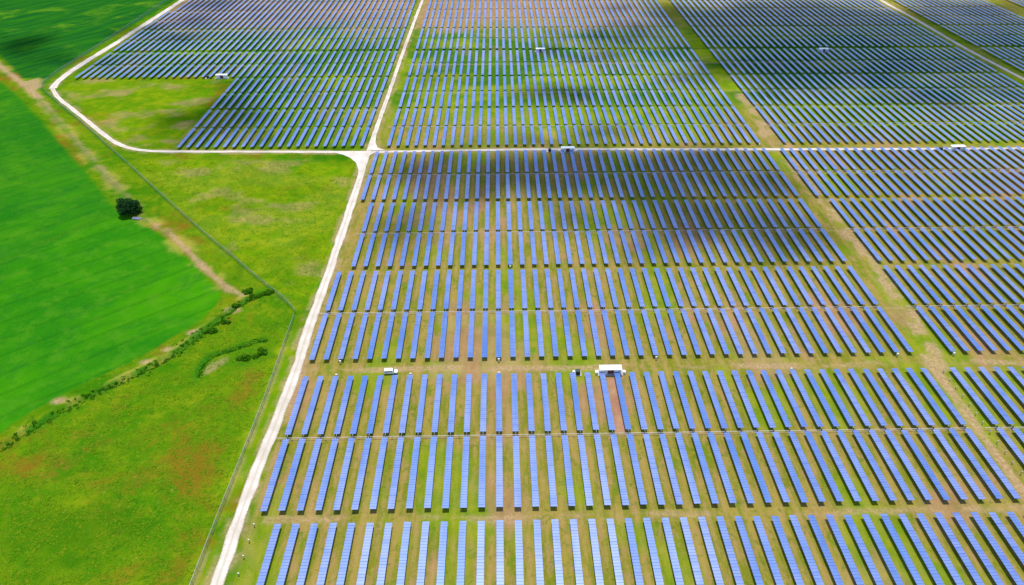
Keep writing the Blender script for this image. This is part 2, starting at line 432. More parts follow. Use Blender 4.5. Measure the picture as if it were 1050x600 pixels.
# ------------------------------------------------------------------ ground sheet
def build_ground():
    xs = np.concatenate([[-9000, -4000, -1800, -1000, -640], np.arange(-520, -180, 2.0), np.arange(-180, 200, 0.9), np.arange(200, 520, 2.2), [640, 1000, 1800, 4000, 9000]])
    ys = np.concatenate([[-3000, -800, -200, 0, 50], np.arange(84, 270, 0.8), np.arange(270, 420, 1.15), np.arange(420, 840, 2.0), [960, 1400, 2400, 5000, 14000]])
    gx, gy = np.meshgrid(xs, ys)
    P = np.stack([gx.ravel(), gy.ravel()], 1).astype(np.float32)
    nx, ny = len(xs), len(ys)
    x, y = P[:, 0], P[:, 1]
    n1 = fbm(x / 14, y / 14, 3)
    crop = np.maximum(poly_mask(P, FIELD_B, 0.8, 1.0, 5), poly_mask(P, FIELD_C, 0.8, 1.2, 6))
    deep = np.maximum(poly_mask(P, FIELD_NW, 1.2, 1.5, 7), 0.45 * poly_mask(P, FIELD_B, 1.5, 1.0, 5) * smooth(y, 215, 420))
    farm = np.maximum(poly_mask(P, FARM, 1.0, 1.0, 8), poly_mask(P, FARM_NW, 1.0, 1.0, 9))
    # bare dirt: tracks in the aisles, the field-edge bank, road shoulders, drive-shaft lines
    dirt = 0.7 * line_mask(P, DIRT_LINE, 0.2, 1.2, 1.8, 11, 6) * (0.05 + 0.75 * smooth(fbm(x / 16, y / 16, 12), 0.34, 0.52))
    dirt = np.maximum(dirt, 0.6 * line_mask(P, DIRT_LINE[8:], 0.5, 1.3, 1.4, 14) * smooth(n1, 0.3, 0.45))
    dirt = np.maximum(dirt, 0.8 * line_mask(P, DIRT_LINE[:4], 1.0, 1.5, 1.0, 13))
    for rd, w in ((ROAD_MAIN, 3.2), (ROAD_CROSS, 2.4), (ROAD_NW, 3.0), (ROAD_NE, 3.0)):
        dirt = np.maximum(dirt, 0.55 * line_mask(P, rd, w, 1.4, 1.4, 15) * smooth(fbm(x / 6, y / 6, 16), 0.3, 0.6))
    inblock = ((x > -74) & (x < 385)).astype(np.float32)
    trk = np.abs(y - 193.8 + (fbm(x / 30, 0 * y, 17) - 0.5) * 3)
    dirt = np.maximum(dirt, inblock * 0.7 * (1 - smooth(trk, 0.8, 2.2)) * smooth(fbm(x / 12, y / 5, 18), 0.32, 0.55))
    trk = np.abs(y - 127.2 + (fbm(x / 30, 0 * y, 19) - 0.5) * 2)
    dirt = np.maximum(dirt, inblock * 0.55 * (1 - smooth(trk, 0.5, 2.0)) * smooth(fbm(x / 14, y / 5, 20), 0.4, 0.62))
    for y0 in PAIRS:
        dirt = np.maximum(dirt, inblock * 0.5 * (1 - smooth(np.abs(y - (y0 + 29.8)), 0.3, 0.9)))
    dirt = np.maximum(dirt, 0.85 * line_mask(P, [(166.69, 197.12), (166.91, 187.16), (166.67, 157.84), (165.88, 127.50), (165.36, 104.56)], 1.2, 1.4, 0.8, 21) * smooth(fbm(x / 9, y / 9, 22), 0.3, 0.5))
    dirt = np.maximum(dirt, 0.75 * line_mask(P, [(176.22, 476.46), (176.40, 440.51), (173.08, 405.59), (174.46, 391.02), (174.19, 369.30), (175.64, 332.98)], 3.5, 3.5, 3.0, 23) * smooth(fbm(x / 7, y / 7, 24), 0.3, 0.55))
    dirt = np.maximum(dirt, 0.8 * line_mask(P, [(175.64, 332.98), (173.92, 305.51), (174.74, 277.48), (174.41, 250.48), (174.64, 232.23), (172.19, 206.39), (170.59, 191.99)], 2.2, 2.5, 2.6, 25) * smooth(fbm(x / 8, y / 8, 26), 0.33, 0.52))
    dirt = np.maximum(dirt, 0.5 * line_mask(P, [(-113.75, 194.23), (-112.01, 198.04), (-109.69, 200.23)], 0.9, 2.0, 1.4, 27))
    dirt = np.maximum(dirt, 0.8 * poly_mask(P, [(-360.40, 514.81), (-351.67, 523.09), (-339.84, 506.18), (-341.36, 490.36)], 1.5, 1.5, 28))
    for px in [(-162.87, 179.69), (-133.74, 207.58), (-127.23, 217.71), (-115.75, 232.39), (-139.28, 200.24)]:
        dirt = np.maximum(dirt, 0.8 * (1 - smooth(np.hypot((x - px[0]) / 1.6, y - px[1]) + (n1 - .5) * 3, 0.8, 2.6)))
    
    dirt = np.maximum(dirt, 0.4 * line_mask(P, FENCE_A, 0.5, 1.0, 0.8, 29) * smooth(n1, 0.35, 0.6))
    # reddish soil patches; a pinker tone over the far strips
    pink = 0.8 * poly_mask(P, [(39.90, 188.03), (43.81, 187.95), (42.91, 160.25), (39.17, 160.32)], 0.7, 0.5, 30)
    pink = np.maximum(pink, 0.5 * line_mask(P, DIRT_LINE, 0.9, 2.0, 2.2, 31) * smooth(fbm(x / 8, y / 8, 32), 0.33, 0.52))
    pink = np.maximum(pink, 0.45 * farm * smooth(fbm(x / 20 + 9, y / 32, 33), 0.56, 0.74) * (1 - 0.6 * smooth(y, 390, 420)))
    pink = np.maximum(pink, 0.5 * farm * smooth(y + (fbm(x / 40, y / 20, 82) - 0.5) * 90, 610, 690) * (1 - smooth(x, 120, 170)))
    pink = np.maximum(pink, 0.30 * poly_mask(P, PASTURE_B, 4) * smooth(fbm(x / 22, y / 14, 34), 0.55, 0.72))
    pink = np.maximum(pink, 0.40 * poly_mask(P, PASTURE_C, 4) * smooth(fbm(x / 20, y / 14, 35), 0.50, 0.70))
    # dry yellow grass
    dry = 0.6 * line_mask(P, DITCH, 1.0, 2.5, 2.5, 40) * smooth(fbm(x / 9, y / 9, 41), 0.4, 0.6)
    dry = np.maximum(dry, 0.5 * line_mask(P, DIRT_LINE, 2.5, 4.0, 3, 42) * smooth(fbm(x / 11, y / 11, 43), 0.45, 0.65))
    dry = np.maximum(dry, 0.12 * poly_mask(P, PASTURE_B, 5) * smooth(fbm(x / 30, y / 22, 44), 0.40, 0.62))
    dry = np.maximum(dry, 0.7 * (1 - smooth(np.hypot(x - 31, (y - 415) / 1.6) + (n1 - .5) * 9, 3, 9)))
    dry = np.maximum(dry, 0.7 * (1 - smooth(np.hypot(x - 252, (y - 345) / 1.6) + (n1 - .5) * 9, 4, 10)))
    # ditches and rank green growth
    ditch = 0.95 * line_mask(P, CURVE, 1.2, 1.5, 0.9, 50)
    ditch = np.maximum(ditch, 0.9 * line_mask(P, [(a + 1.2, b - 1.6) for a, b in DITCH], 1.3, 1.6, 1.2, 51) * smooth(fbm(x / 10, y / 10, 52), 0.36, 0.5))
    ditch = np.maximum(ditch, 0.55 * poly_mask(P, [(-106.98, 201.30), (-99.63, 210.47), (-92.53, 210.33), (-91.17, 202.13), (-95.91, 197.17), (-102.90, 197.86)], 2, 2.5, 53) * smooth(n1, 0.35, 0.6))
    ditch = np.maximum(ditch, 0.75 * line_mask(P, [(-242.60, 258.58), (-236.55, 271.11), (-220.85, 294.10), (-203.35, 317.88)], 0.5, 1.5, 1.0, 54))
    ditch = np.maximum(ditch, 0.3 * line_mask(P, FENCE_B, 0.5, 1.2, 0.6, 55))
    ditch = np.maximum(ditch, 0.4 * line_mask(P, FENCE_C, 0.7, 1.6, 0.6, 56))
    ditch = np.maximum(ditch, 0.5 * line_mask(P, [(a + 1.5, b - 3) for a, b in DIRT_LINE[3:8]], 0.8, 1.6, 1.0, 57))
    # lush green patches
    lush = 0.9 * poly_mask(P, [(165.69, 737.35), (189.74, 736.88), (179.60, 488.06), (178.76, 461.51), (168.12, 472.82), (171.33, 558.74)], 3, 2.0, 60)
    lush = np.maximum(lush, 0.55 * poly_mask(P, [(178.87, 344.43), (180.18, 239.21), (178.01, 146.49), (170.85, 168.84), (167.24, 212.61), (170.69, 279.32)], 2, 2.0, 61) * smooth(fbm(x / 16, y / 16, 62), 0.38, 0.6))
    lush = np.maximum(lush, 0.95 * poly_mask(P, [(-28.60, 198.09), (-17.15, 197.87), (-15.35, 190.70), (-19.61, 186.55), (-27.88, 188.81)], 1, 1.0, 63))
    lush = np.maximum(lush, 0.9 * poly_mask(P, [(31.79, 194.14), (35.19, 194.07), (34.70, 189.73), (31.34, 189.79)], 1, 0.6, 64))
    lush = np.maximum(lush, 0.75 * poly_mask(P, [(a, b) for a, b in FARM_NW], 2, 1.0, 65))
    lush = np.maximum(lush, 0.72 * poly_mask(P, PASTURE_B, 4, 3, 85) * (0.5 + 0.5 * smooth(fbm(x / 20, y / 20, 86), 0.3, 0.55)))
    lush = np.maximum(lush, 0.5 * poly_mask(P, PASTURE_C, 4, 3, 87))
    far = smooth(y, 385, 400) * farm
    lush = np.maximum(lush, 0.8 * far * smooth(fbm(x / 60, y / 50, 66), 0.34, 0.6))
    lush = np.maximum(lush, 0.8 * farm * smooth(y, 440, 470) * (1 - smooth(y, 640, 660)))
    lush = lush * (1 - 0.8 * smooth(y + (fbm(x / 40, y / 20, 82) - 0.5) * 90, 610, 690) * farm)
    lush = np.maximum(lush, 0.6 * farm * smooth(fbm(x / 24, y / 34, 67), 0.55, 0.68) * (1 - smooth(y, 600, 680)))
    lush = np.maximum(lush, 0.7 * line_mask(P, [(x_ - 6.5, y_) for x_, y_ in ROAD_MAIN], 2.5, 3.0, 1.5, 68) * smooth(n1, 0.3, 0.6))
    deep = np.maximum(deep, 0.55 * poly_mask(P, FARM_NW, 2, 1.0, 80) * smooth(fbm(x / 40, y / 30, 81), 0.3, 0.55))
    deep = np.maximum(deep, 0.75 * farm * smooth(y, 445, 475) * (1 - smooth(y + (fbm(x / 40, y / 20, 82) - 0.5) * 90, 600, 680)) * smooth(fbm(x / 45, y / 30, 83), 0.34, 0.58))
    za = np.stack([crop, farm, dirt, ditch], 1); zb = np.stack([dry, pink, deep, lush], 1)
    # relief: ditch cuts, banks, gentle lumps outside the farm
    flat = np.maximum(farm, 0)
    for rd in (ROAD_MAIN, ROAD_CROSS, ROAD_NW, ROAD_NE):
        flat = np.maximum(flat, 1 - smooth(seg_dist(P, rd), 4, 9))
    fr = (1 - flat)
    z = -0.02 - 0.9 * line_mask(P, CURVE, 0.4, 1.6) - 0.8 * line_mask(P, [(a + 1.2, b - 1.6) for a, b in DITCH], 0.4, 1.8)
    z += fr * (0.55 * line_mask(P, DIRT_LINE, 0.6, 2.6, 1.0, 70) + 0.5 * line_mask(P, DITCH, 0.3, 1.6, 0.8, 71) - 0.0)
    rough = fr * (1 - 0.75 * np.maximum(crop, deep))
    z += rough * (fbm(x / 3.2, y / 3.2, 72, 4) - 0.5) * 0.55
    z = np.where((np.abs(x) > 520) | (y > 840) | (y < 80), -0.02, z)
    v = np.stack([x, y, z], 1)
    i = np.arange(nx * ny).reshape(ny, nx)
    q = np.stack([i[:-1, :-1], i[:-1, 1:], i[1:, 1:], i[1:, :-1]], -1).reshape(-1)
    me = np_mesh('ground', v, q, 4)
    for nm, arr in (('zone_a', za), ('zone_b', zb)):
        at = me.attributes.new(nm, 'FLOAT_COLOR', 'POINT')
        at.data.foreach_set('color', np.clip(arr, 0, 1).astype(np.float32).ravel())
    me.polygons.foreach_set('use_smooth', np.ones(len(me.polygons), dtype=bool))
    o = link('ground', me, M['ground'])
    tag(o, kind='structure')
    return xs, ys, z.reshape(ny, nx)

GX, GY, GZ = build_ground()
def gz(x, y):
    i = np.clip(np.searchsorted(GX, x), 1, len(GX) - 1); j = np.clip(np.searchsorted(GY, y), 1, len(GY) - 1)
    return GZ[j, i]

# ------------------------------------------------------------------ roads
def resample(pts, step, smooth_it=2):
    pts = [Vector((a, b, 0)) for a, b in pts]
    for _ in range(smooth_it):
        q = [pts[0]]
        for a, b in zip(pts[:-1], pts[1:]):
            q += [a.lerp(b, 0.25), a.lerp(b, 0.75)]
        pts = q + [pts[-1]]
    out, acc = [pts[0]], 0.0
    for a, b in zip(pts[:-1], pts[1:]):
        L = (b - a).length; d = step - acc
        while d <= L:
            out.append(a.lerp(b, d / L)); d += step
        acc = (acc + L) % step if L else acc
        acc = L - (d - step)
    return out

def road(name, pts, width, z, seed, far=None):
    p = resample(pts, 2.0)
    mb = MB(); vs = []
    for i, c in enumerate(p):
        t = (p[min(i + 1, len(p) - 1)] - p[max(i - 1, 0)]).normalized()
        n = Vector((-t.y, t.x, 0))
        def j(k): return (float(fbm(np.array([i / 3.0]), np.array([k * 7.0]), seed)[0]) - 0.5) * 1.1
        wd = width if far is None else width + (far - width) * min(1, max(0, (c.y - 330) / 70))
        a = wd / 2 + j(1) * wd / 4; b = wd / 2 + j(2) * wd / 4
        for s, dz in ((a, -0.03), (a * 0.45, 0.0), (0, 0.015), (-b * 0.45, 0.0), (-b, -0.03)):
            q = c + n * s
            vs.append((q.x, q.y, z + dz))
    fs = []
    for i in range(len(p) - 1):
        for k in range(4):
            a = i * 5 + k
            fs.append((a, a + 1, a + 6, a + 5))
    mb.add(vs, fs)
    o = mb.build(name, M['gravel'], smooth=True)
    at = o.data.attributes.new('across', 'FLOAT', 'POINT')
    at.data.foreach_set('value', np.tile(np.array([1, 0.45, 0, -0.45, -1], dtype=np.float32), len(p)))
    # keep normals up
    o.data.update()
    if o.data.polygons[0].normal.z < 0: o.data.flip_normals()
    tag(o, kind='structure')
    return o

road('gravel_road', ROAD_MAIN, 4.2, 0.05, 1, 2.9)
road('cross_road', ROAD_CROSS, 3.0, 0.09, 2)
road('gravel_road', ROAD_NW, 5.4, 0.13, 3)
road('gravel_road', ROAD_NE, 3.4, 0.05, 4)
def flare(pts, z):
    vs = [(a, b, z) for a, b in pts]
    o = MB().add(vs, [tuple(range(len(vs)))]).build('road_junction', M['gravel'])
    o.data.attributes.new('across', 'FLOAT', 'POINT').data.foreach_set('value', np.full(len(vs), 0.5, dtype=np.float32))
    if o.data.polygons[0].normal.z < 0: o.data.flip_normals()
    tag(o, kind='structure')
flare([(-102.89, 387.77), (-82.65, 387.65), (-75.49, 387.51), (-78.47, 383.49), (-79.83, 376.85), (-79.59, 356.63), (-80.68, 349.47), (-82.75, 364.08), (-85.63, 373.05), (-90.23, 379.70), (-95.06, 383.81)], 0.16)
flare([(-81.17, 389.69), (-80.72, 403.15), (-79.63, 419.62), (-78.06, 401.65), (-75.75, 393.76), (-69.78, 389.47)], 0.165)

# ------------------------------------------------------------------ solar tracker rows
HALF = 28.8
NMOD = 29
PITCHM = HALF / NMOD
TILT_Z = 1.55
def strip_arrays():
    """29 modules in a line: box with a dark frame bar at each end of its glass"""
    V, Fq, Mi = [], [], []
    for m in range(NMOD):
        a = m * PITCHM + 0.012; b = (m + 1) * PITCHM - 0.012
        w, f = 1.05, 0.035
        B = 12 * m
        V += [(-w, a, -0.02), (w, a, -0.02), (w, b, -0.02), (-w, b, -0.02), (-w, a, 0.02), (w, a, 0.02), (w, b, 0.02), (-w, b, 0.02),
              (-w, a + f, 0.02), (w, a + f, 0.02), (w, b - f, 0.02), (-w, b - f, 0.02)]
        for q, mi in (((0, 3, 2, 1), 1), ((4, 5, 9, 8), 1), ((8, 9, 10, 11), 0), ((11, 10, 6, 7), 1), ((0, 1, 5, 4), 1), ((2, 3, 7, 6), 1)):
            Fq.append([B + i for i in q]); Mi.append(mi)
        for q in ((1, 2, 6, 5), (3, 0, 4, 7)):
            Fq.append([B + i for i in q]); Mi.append(1)
    return np.array(V, dtype=np.float32), np.array(Fq), np.array(Mi, dtype=np.int32)
SV, SF, SM = strip_arrays()
strip_me = np_mesh('solar_modules', SV, SF.ravel(), 4)
strip_me.materials.append(M['panel']); strip_me.materials.append(M['frame'])
strip_me.polygons.foreach_set('material_index', SM)
tube_me = MB().tube((0, 0.2, 0), (0, ROW_L - 0.2, 0), 0.09, n=6).mesh('torque_tube'); tube_me.materials.append(M['steel'])
post_me = MB().box((0, 0, 0.70), (0.16, 0.12, 1.40)).mesh('post'); post_me.materials.append(M['steel'])
gear_me = MB().box((0, 0, 0), (0.34, 0.5, 0.42), bevel=0.05).box((0, 0, -0.75), (0.2, 0.2, 1.3)).mesh('drive_gearbox'); gear_me.materials.append(M['gear'])
POST_Y = [1.2, 9.7, 18.2, 27.0, 32.6, 41.4, 49.9, 58.4]

# projection of the camera, used only to rank rows by how large they show
fw = Vector((math.sin(YAW) * math.cos(PITCH), math.cos(YAW) * math.cos(PITCH), -math.sin(PITCH)))
rt = Vector((math.cos(YAW), -math.sin(YAW), 0)); up = rt.cross(fw)
def proj(x, y, z=1.5):
    v = Vector((x, y, z - CAM_H)); d = v.dot(fw)
    if d < 1: return None
    return 525 + 700 * v.dot(rt) / d, 300 - 700 * v.dot(up) / d, d
def shown(x, y0):
    """screen area of the part of a row inside the frame"""
    a = 0.0; near = False
    for i in range(20):
        p = proj(x, y0 + (i + 0.5) * ROW_L / 20)
        if p is None: continue
        if -60 < p[0] < 1110 and -40 < p[1] < 660: near = True
        if 0 <= p[0] <= 1050 and 0 <= p[1] <= 600: a += 1.0 / p[2] ** 3
    return a, near

def road_x(y):
    for (ax, ay), (bx, by) in zip(ROAD_MAIN[:-1], ROAD_MAIN[1:]):
        if ay <= y <= by: return ax + (bx - ax) * (y - ay) / (by - ay)
    return ROAD_MAIN[-1][0]
LEFT_K = [-12, -13, -13, -12, -13, -12, -12, -12, -12, -12, -12, -12]
RIGHT_K = [31, 31, 32, 32, 31, 32, 32, 32, 32, 32, 32, 32]
NW_K = {5: (-35, -15), 6: (-35, -15), 7: (-57, -15), 8: (-57, -15), 9: (-57, -15), 10: (-56, -15), 11: (-56, -15)}
rows = []   # (area, pair, k, block)
for p, y0 in enumerate(PAIRS):
    spans = [('road', LEFT_K[p], 29), ('aisle', RIGHT_K[p], 69), ('far_road', 73, 89), ('far_aisle', 94, 120)]
    if p in NW_K: spans.append(('nw', NW_K[p][0], NW_K[p][1]))
    for blk, k0, k1 in spans:
        for k in range(k0, k1 + 1):
            x = X0 + k * S
            a, near = shown(x, y0)
            if near: rows.append((a, p, k, blk))
rows.sort(reverse=True)
indiv = [r for r in rows[:300] if r[0] > 0]
rest = [r for r in rows if r not in indiv]

def ordinal(n):
    return '%d%s' % (n, 'th' if 10 <= n % 100 <= 20 else {1: 'st', 2: 'nd', 3: 'rd'}.get(n % 10, 'th'))
STRIPS = ['nearest strip at the bottom', 'second strip from the bottom', 'third strip from the bottom', 'fourth strip from the bottom', 'fifth strip from the bottom', 'sixth strip from the bottom', 'seventh strip from the bottom', 'eighth strip from the bottom', 'ninth strip from the bottom', 'tenth strip from the bottom', 'eleventh strip from the bottom', 'twelfth strip']
for a, p, k, blk in sorted(indiv, key=lambda r: (r[1], r[2])):
    x = X0 + k * S + rng.uniform(-0.05, 0.05); y0 = PAIRS[p] + rng.uniform(-0.12, 0.12)
    e = empty('solar_panel_row', (x, y0, 0))
    if blk == 'road': lab = 'long blue solar panel row, %s right of the white road, %s' % (ordinal(k - LEFT_K[p] + 1), STRIPS[p])
    elif blk == 'nw': lab = 'long blue solar panel row, %s left of the white road, %s' % (ordinal(NW_K[p][1] - k + 1), STRIPS[p])
    else: lab = 'long blue solar panel row, %s right of the grassy aisle, %s' % (ordinal(k - RIGHT_K[p] + 1), STRIPS[p])
    tag(e, lab, 'solar panels', 'tracker rows of the solar farm')
    for yy in (0.0, ROW_L - HALF):
        o = link('solar_modules', strip_me, None, e, (0, yy, TILT_Z + 0.13))
        o.rotation_euler = (rng.uniform(-0.002, 0.002), R(rng.normal(0, 1.4)), 0)
        o['kind'] = 'stuff'
    link('torque_tube', tube_me, None, e, (0, 0, TILT_Z))
    link('drive_gearbox', gear_me, None, e, (0, ROW_L / 2, TILT_Z))
    for yy in POST_Y:
        link('post', post_me, None, e, (0, yy, 0))

# the rest of the rows, farther off, as one mass
def far_rows():
    n = len(rest)
    off = np.zeros((n, 2, 3), dtype=np.float32)
    for i, (a, p, k, blk) in enumerate(rest):
        off[i, :, 0] = X0 + k * S
        off[i, 0, 1] = PAIRS[p]; off[i, 1, 1] = PAIRS[p] + ROW_L - HALF
    off[:, :, 2] = TILT_Z + 0.13
    off = off.reshape(-1, 3)
    tilt = np.radians(rng.normal(0, 1.4, len(off))).astype(np.float32)
    V = SV[None] + off[:, None]
    V[:, :, 2] -= SV[None, :, 0] * np.sin(tilt)[:, None]
    Fq = SF.ravel()[None] + (np.arange(len(off)) * len(SV))[:, None]
    nm = len(SV)
    # torque tube and posts of each half: plain boxes
    bx = []
    for c, d in [((0, HALF / 2, -0.13), (0.16, HALF, 0.14))] + [((0, yy, -0.85), (0.14, 0.12, 1.4)) for yy in (1.2, 9.7, 18.2, 27.0)]:
        b = MB().box(c, d); bx.append(np.array(b.v, dtype=np.float32))
    q = np.array([(3, 2, 1, 0), (4, 5, 6, 7), (0, 1, 5, 4), (1, 2, 6, 5), (2, 3, 7, 6), (3, 0, 4, 7)])
    BV = np.concatenate(bx); BF = np.concatenate([q + 8 * i for i in range(len(bx))]).ravel()
    V2 = BV[None] + off[:, None]
    F2 = BF[None] + (np.arange(len(off)) * len(BV))[:, None]
    me = np_mesh('distant_solar_rows', V.reshape(-1, 3), Fq.ravel(), 4)
    o = link('distant_solar_rows', me, [M['panel'], M['frame']])
    me.polygons.foreach_set('material_index', np.tile(SM, len(off)))
    tag(o, 'blue solar panel rows too far off to count, receding at the top', 'solar panels', kind='stuff')
    me2 = np_mesh('row_posts', V2.reshape(-1, 3), F2.ravel(), 4)
    link('row_supports', me2, M['steel'], o)['kind'] = 'stuff'
far_rows()

# drive shafts crossing the rows in the middle of each strip
def shaft(p, k0, k1, label):
    a = X0 + k0 * S - 4.2; b = X0 + k1 * S + 1.5
    e = empty('drive_shaft', (a, PAIRS[p] + ROW_L / 2, 0))
    n = max(2, int((b - a) / 11.2))
    MB().tube((0, 0, 1.05), (b - a, 0, 1.05), 0.09, n=6).build('shaft', M['shaft'], e)
    cme = MB().tube((-0.25, 0, 0), (0.25, 0, 0), 0.2, n=6).mesh('coupling'); cme.materials.append(M['steel'])
    for i in range(n):
        link('coupling', cme, None, e, ((i + 0.5) * (b - a) / n, 0, 1.05))
    tag(e, label, 'drive shaft', 'drive shafts across the strips')
for p in range(1, 6):
    nm = STRIPS[p]
    shaft(p, LEFT_K[p], 29, 'thin pale drive shaft crossing the rows left of grassy aisle, %s' % nm)
    shaft(p, RIGHT_K[p], 69 if p > 4 else 60, 'thin pale drive shaft crossing the rows right of grassy aisle, %s' % nm)

# bare posts without panels: one beside the road, one in the aisle
def bare_row(x, y0, y1, label, seed):
    e = empty('bare_post_row', (x, y0, 0))
    r = random.Random(seed)
    L = y1 - y0
    n = int(L / 4.2)
    for i in range(n + 1):
        h = 1.0 + r.random() * 0.5
        MB().box((0, 0, h / 2), (0.22, 0.16, h)).box((0, 0, h + 0.05), (0.5, 0.3, 0.12)).build('post', M['steel'], e, (r.uniform(-.1, .1), i * L / n, 0))
    tag(e, label, 'posts', 'bare post rows')
bare_row((-76.25, 118.59)[0] + 0.2, (-75.49, 109.24)[1], (-76.39, 125.22)[1], 'short line of bare white posts between white road and nearest panel rows', 1)
bare_row(X0 + 30.4 * S, 140, 188, 'line of bare pale posts standing in the grassy aisle', 2)

# ------------------------------------------------------------------ perimeter fence
def fence_material():
    t = NT('chain_link')
    g = t.pos((1, 1, 1))
    sp = t.n('ShaderNodeSeparateXYZ'); t.l(g, sp.inputs[0])
    along = t.math('ADD', sp.outputs[0], sp.outputs[1])
    d1 = t.math('ABSOLUTE', t.math('SINE', t.math('MULTIPLY', t.math('ADD', along, sp.outputs[2]), 40.0)))
    d2 = t.math('ABSOLUTE', t.math('SINE', t.math('MULTIPLY', t.math('SUBTRACT', along, sp.outputs[2]), 40.0)))
    wire = t.math('LESS_THAN', t.math('MINIMUM', d1, d2), 0.27)
    b = t.n('ShaderNodeBsdfPrincipled')
    b.inputs['Base Color'].default_value = (0.24, 0.25, 0.29, 1); b.inputs['Metallic'].default_value = 0.4; b.inputs['Roughness'].default_value = 0.5
    tr = t.n('ShaderNodeBsdfTransparent'); mx = t.n('ShaderNodeMixShader')
    t.l(wire, mx.inputs[0]); t.l(tr.outputs[0], mx.inputs[1]); t.l(b.outputs[0], mx.inputs[2])
    t.l(mx.outputs[0], t.out.inputs[0])
    return t.mat
M['chain'] = fence_material()
fpost_me = MB().tube((0, 0, -0.4), (0, 0, 2.35), 0.07, n=6).mesh('post'); fpost_me.materials.append(M['grey'])
def fence(pts, label, step=4.0):
    p = resample(pts, step, 1)
    o0 = p[0]
    e = empty('chain_link_fence', (o0.x, o0.y, 0))
    wire = MB(); rail = MB()
    for i, c in enumerate(p):
        zz = float(gz(c.x, c.y))
        link('post', fpost_me, None, e, (c.x - o0.x, c.y - o0.y, zz))
        if i:
            a = p[i - 1]; za = float(gz(a.x, a.y))
            A = Vector((a.x - o0.x, a.y - o0.y, za)); B = Vector((c.x - o0.x, c.y - o0.y, zz))
            wire.add([A + Vector((0, 0, .05)), B + Vector((0, 0, .05)), B + Vector((0, 0, 2.2)), A + Vector((0, 0, 2.2))], [(0, 1, 2, 3)])
            rail.tube(A + Vector((0, 0, 2.25)), B + Vector((0, 0, 2.25)), 0.05, n=5)
    wire.build('wire_mesh', M['chain'], e)
    rail.build('top_rail', M['grey'], e)
    tag(e, label, 'fence', 'perimeter fence')
fence(FENCE_A, 'grey chain link fence running beside the white road at bottom left')
fence(FENCE_B, 'grey chain link fence crossing the yellow green meadow diagonally')
fence(FENCE_C, 'grey chain link fence following the curved road at upper left')

# ------------------------------------------------------------------ inverter stations
def station(x, y, label, w=8.2, side=True):
    e = empty('inverter_station', (x, y, 0))
    MB().box((0, 0, 0.14), (w + 1.6, 3.4, 0.28)).build('foundation', M['concrete'], e)
    hw = w / 2
    for sx in (-1, 1):
        c = MB().box((sx * (hw - 1.45), 0, 1.5), (2.8, 2.3, 2.44), bevel=0.04).build('cabinet', M['white'], e)
        MB().box((sx * (hw - 1.45) - 0.55, -1.165, 1.45), (1.0, 0.03, 1.9)).build('door', M['white'], c)
        MB().box((sx * (hw - 1.45) + 0.6, -1.165, 1.45), (1.0, 0.03, 1.9)).build('door', M['white'], c)
        g = MB()
        for i in range(5): g.box((sx * (hw - 1.45) + 0.6, -1.19, 1.9 + i * 0.09), (0.7, 0.02, 0.05))
        g.build('vent', M['grey'], c)
    MB().box((0, 0.25, 1.25), (2.2, 1.7, 1.94), bevel=0.04).build('switchgear', M['redbrown'], e)
    r = MB()
    r.box((0, 0, 2.86), (w + 0.35, 2.9, 0.12), bevel=0.03)
    rf = r.build('roof', M['roofwhite'], e)
    for i in range(8):
        MB().box((-w / 2 + (i + 0.5) * w / 8, 0, 2.945), (0.06, 2.8, 0.05)).build('roof_rib', M['roofwhite'], rf)
    if side:
        for sx in (-1, 1):
            MB().box((sx * (hw + 1.15), -0.35, 0.65), (1.1, 1.2, 1.3), bevel=0.05).build('side_box', M['white'], e)
    tag(e, label, 'inverter station', 'inverter stations')
    return e
def transformer(x, y, label, white=True):
    e = empty('transformer', (x, y, 0))
    MB().box((0, 0, 0.1), (3.4, 2.6, 0.2)).build('pad', M['concrete'], e)
    MB().box((0.35, 0, 1.1), (1.7, 1.6, 1.8), bevel=0.06).build('tank', M['darkgreen'], e)
    for i in range(6):
        MB().box((-0.25 + i * 0.24, -0.95, 1.05), (0.07, 0.3, 1.3)).build('radiator_fin', M['darkgreen'], e)
    if white: MB().box((-1.25, 0.2, 0.8), (0.8, 0.9, 1.2), bevel=0.04).build('cabinet', M['white'], e)
    for i in range(3): MB().tube((0.0 + i * 0.35, 0.3, 1.95), (0.0 + i * 0.35, 0.3, 2.35), 0.07, 0.05, n=6).build('bushing', M['grey'], e)
    tag(e, label, 'transformer', 'transformers beside the stations')
station(*(41.34, 190.41), 'large white inverter station on the dirt aisle, nearest of all')
station(*(41.57, 385.79), 'white inverter station on the cross road, left one of the two there', 8.0)
station(*(281.22, 383.34), 'white inverter station on the cross road near the right edge', 8.0)
station(*(-211.26, 519.72), 'white inverter station beside the green meadow at upper left', 8.4, False)
station(*(34.96, 578.47), 'small far white inverter station among rows near top centre', 7.6, False)
station(*(272.06, 573.86), 'small far white inverter station among rows near top right', 7.6, False)
transformer(*(28.56, 190.12), 'dark green transformer with white cabinet left of the nearest station')
transformer(*(30.23, 386.15), 'dark transformer on the cross road left of the middle station', False)
transformer(*(270.36, 382.86), 'dark transformer on the cross road near the right edge', False)
transformer(*(-222.43, 519.94), 'dark transformer left of the white station by the upper left meadow', False)

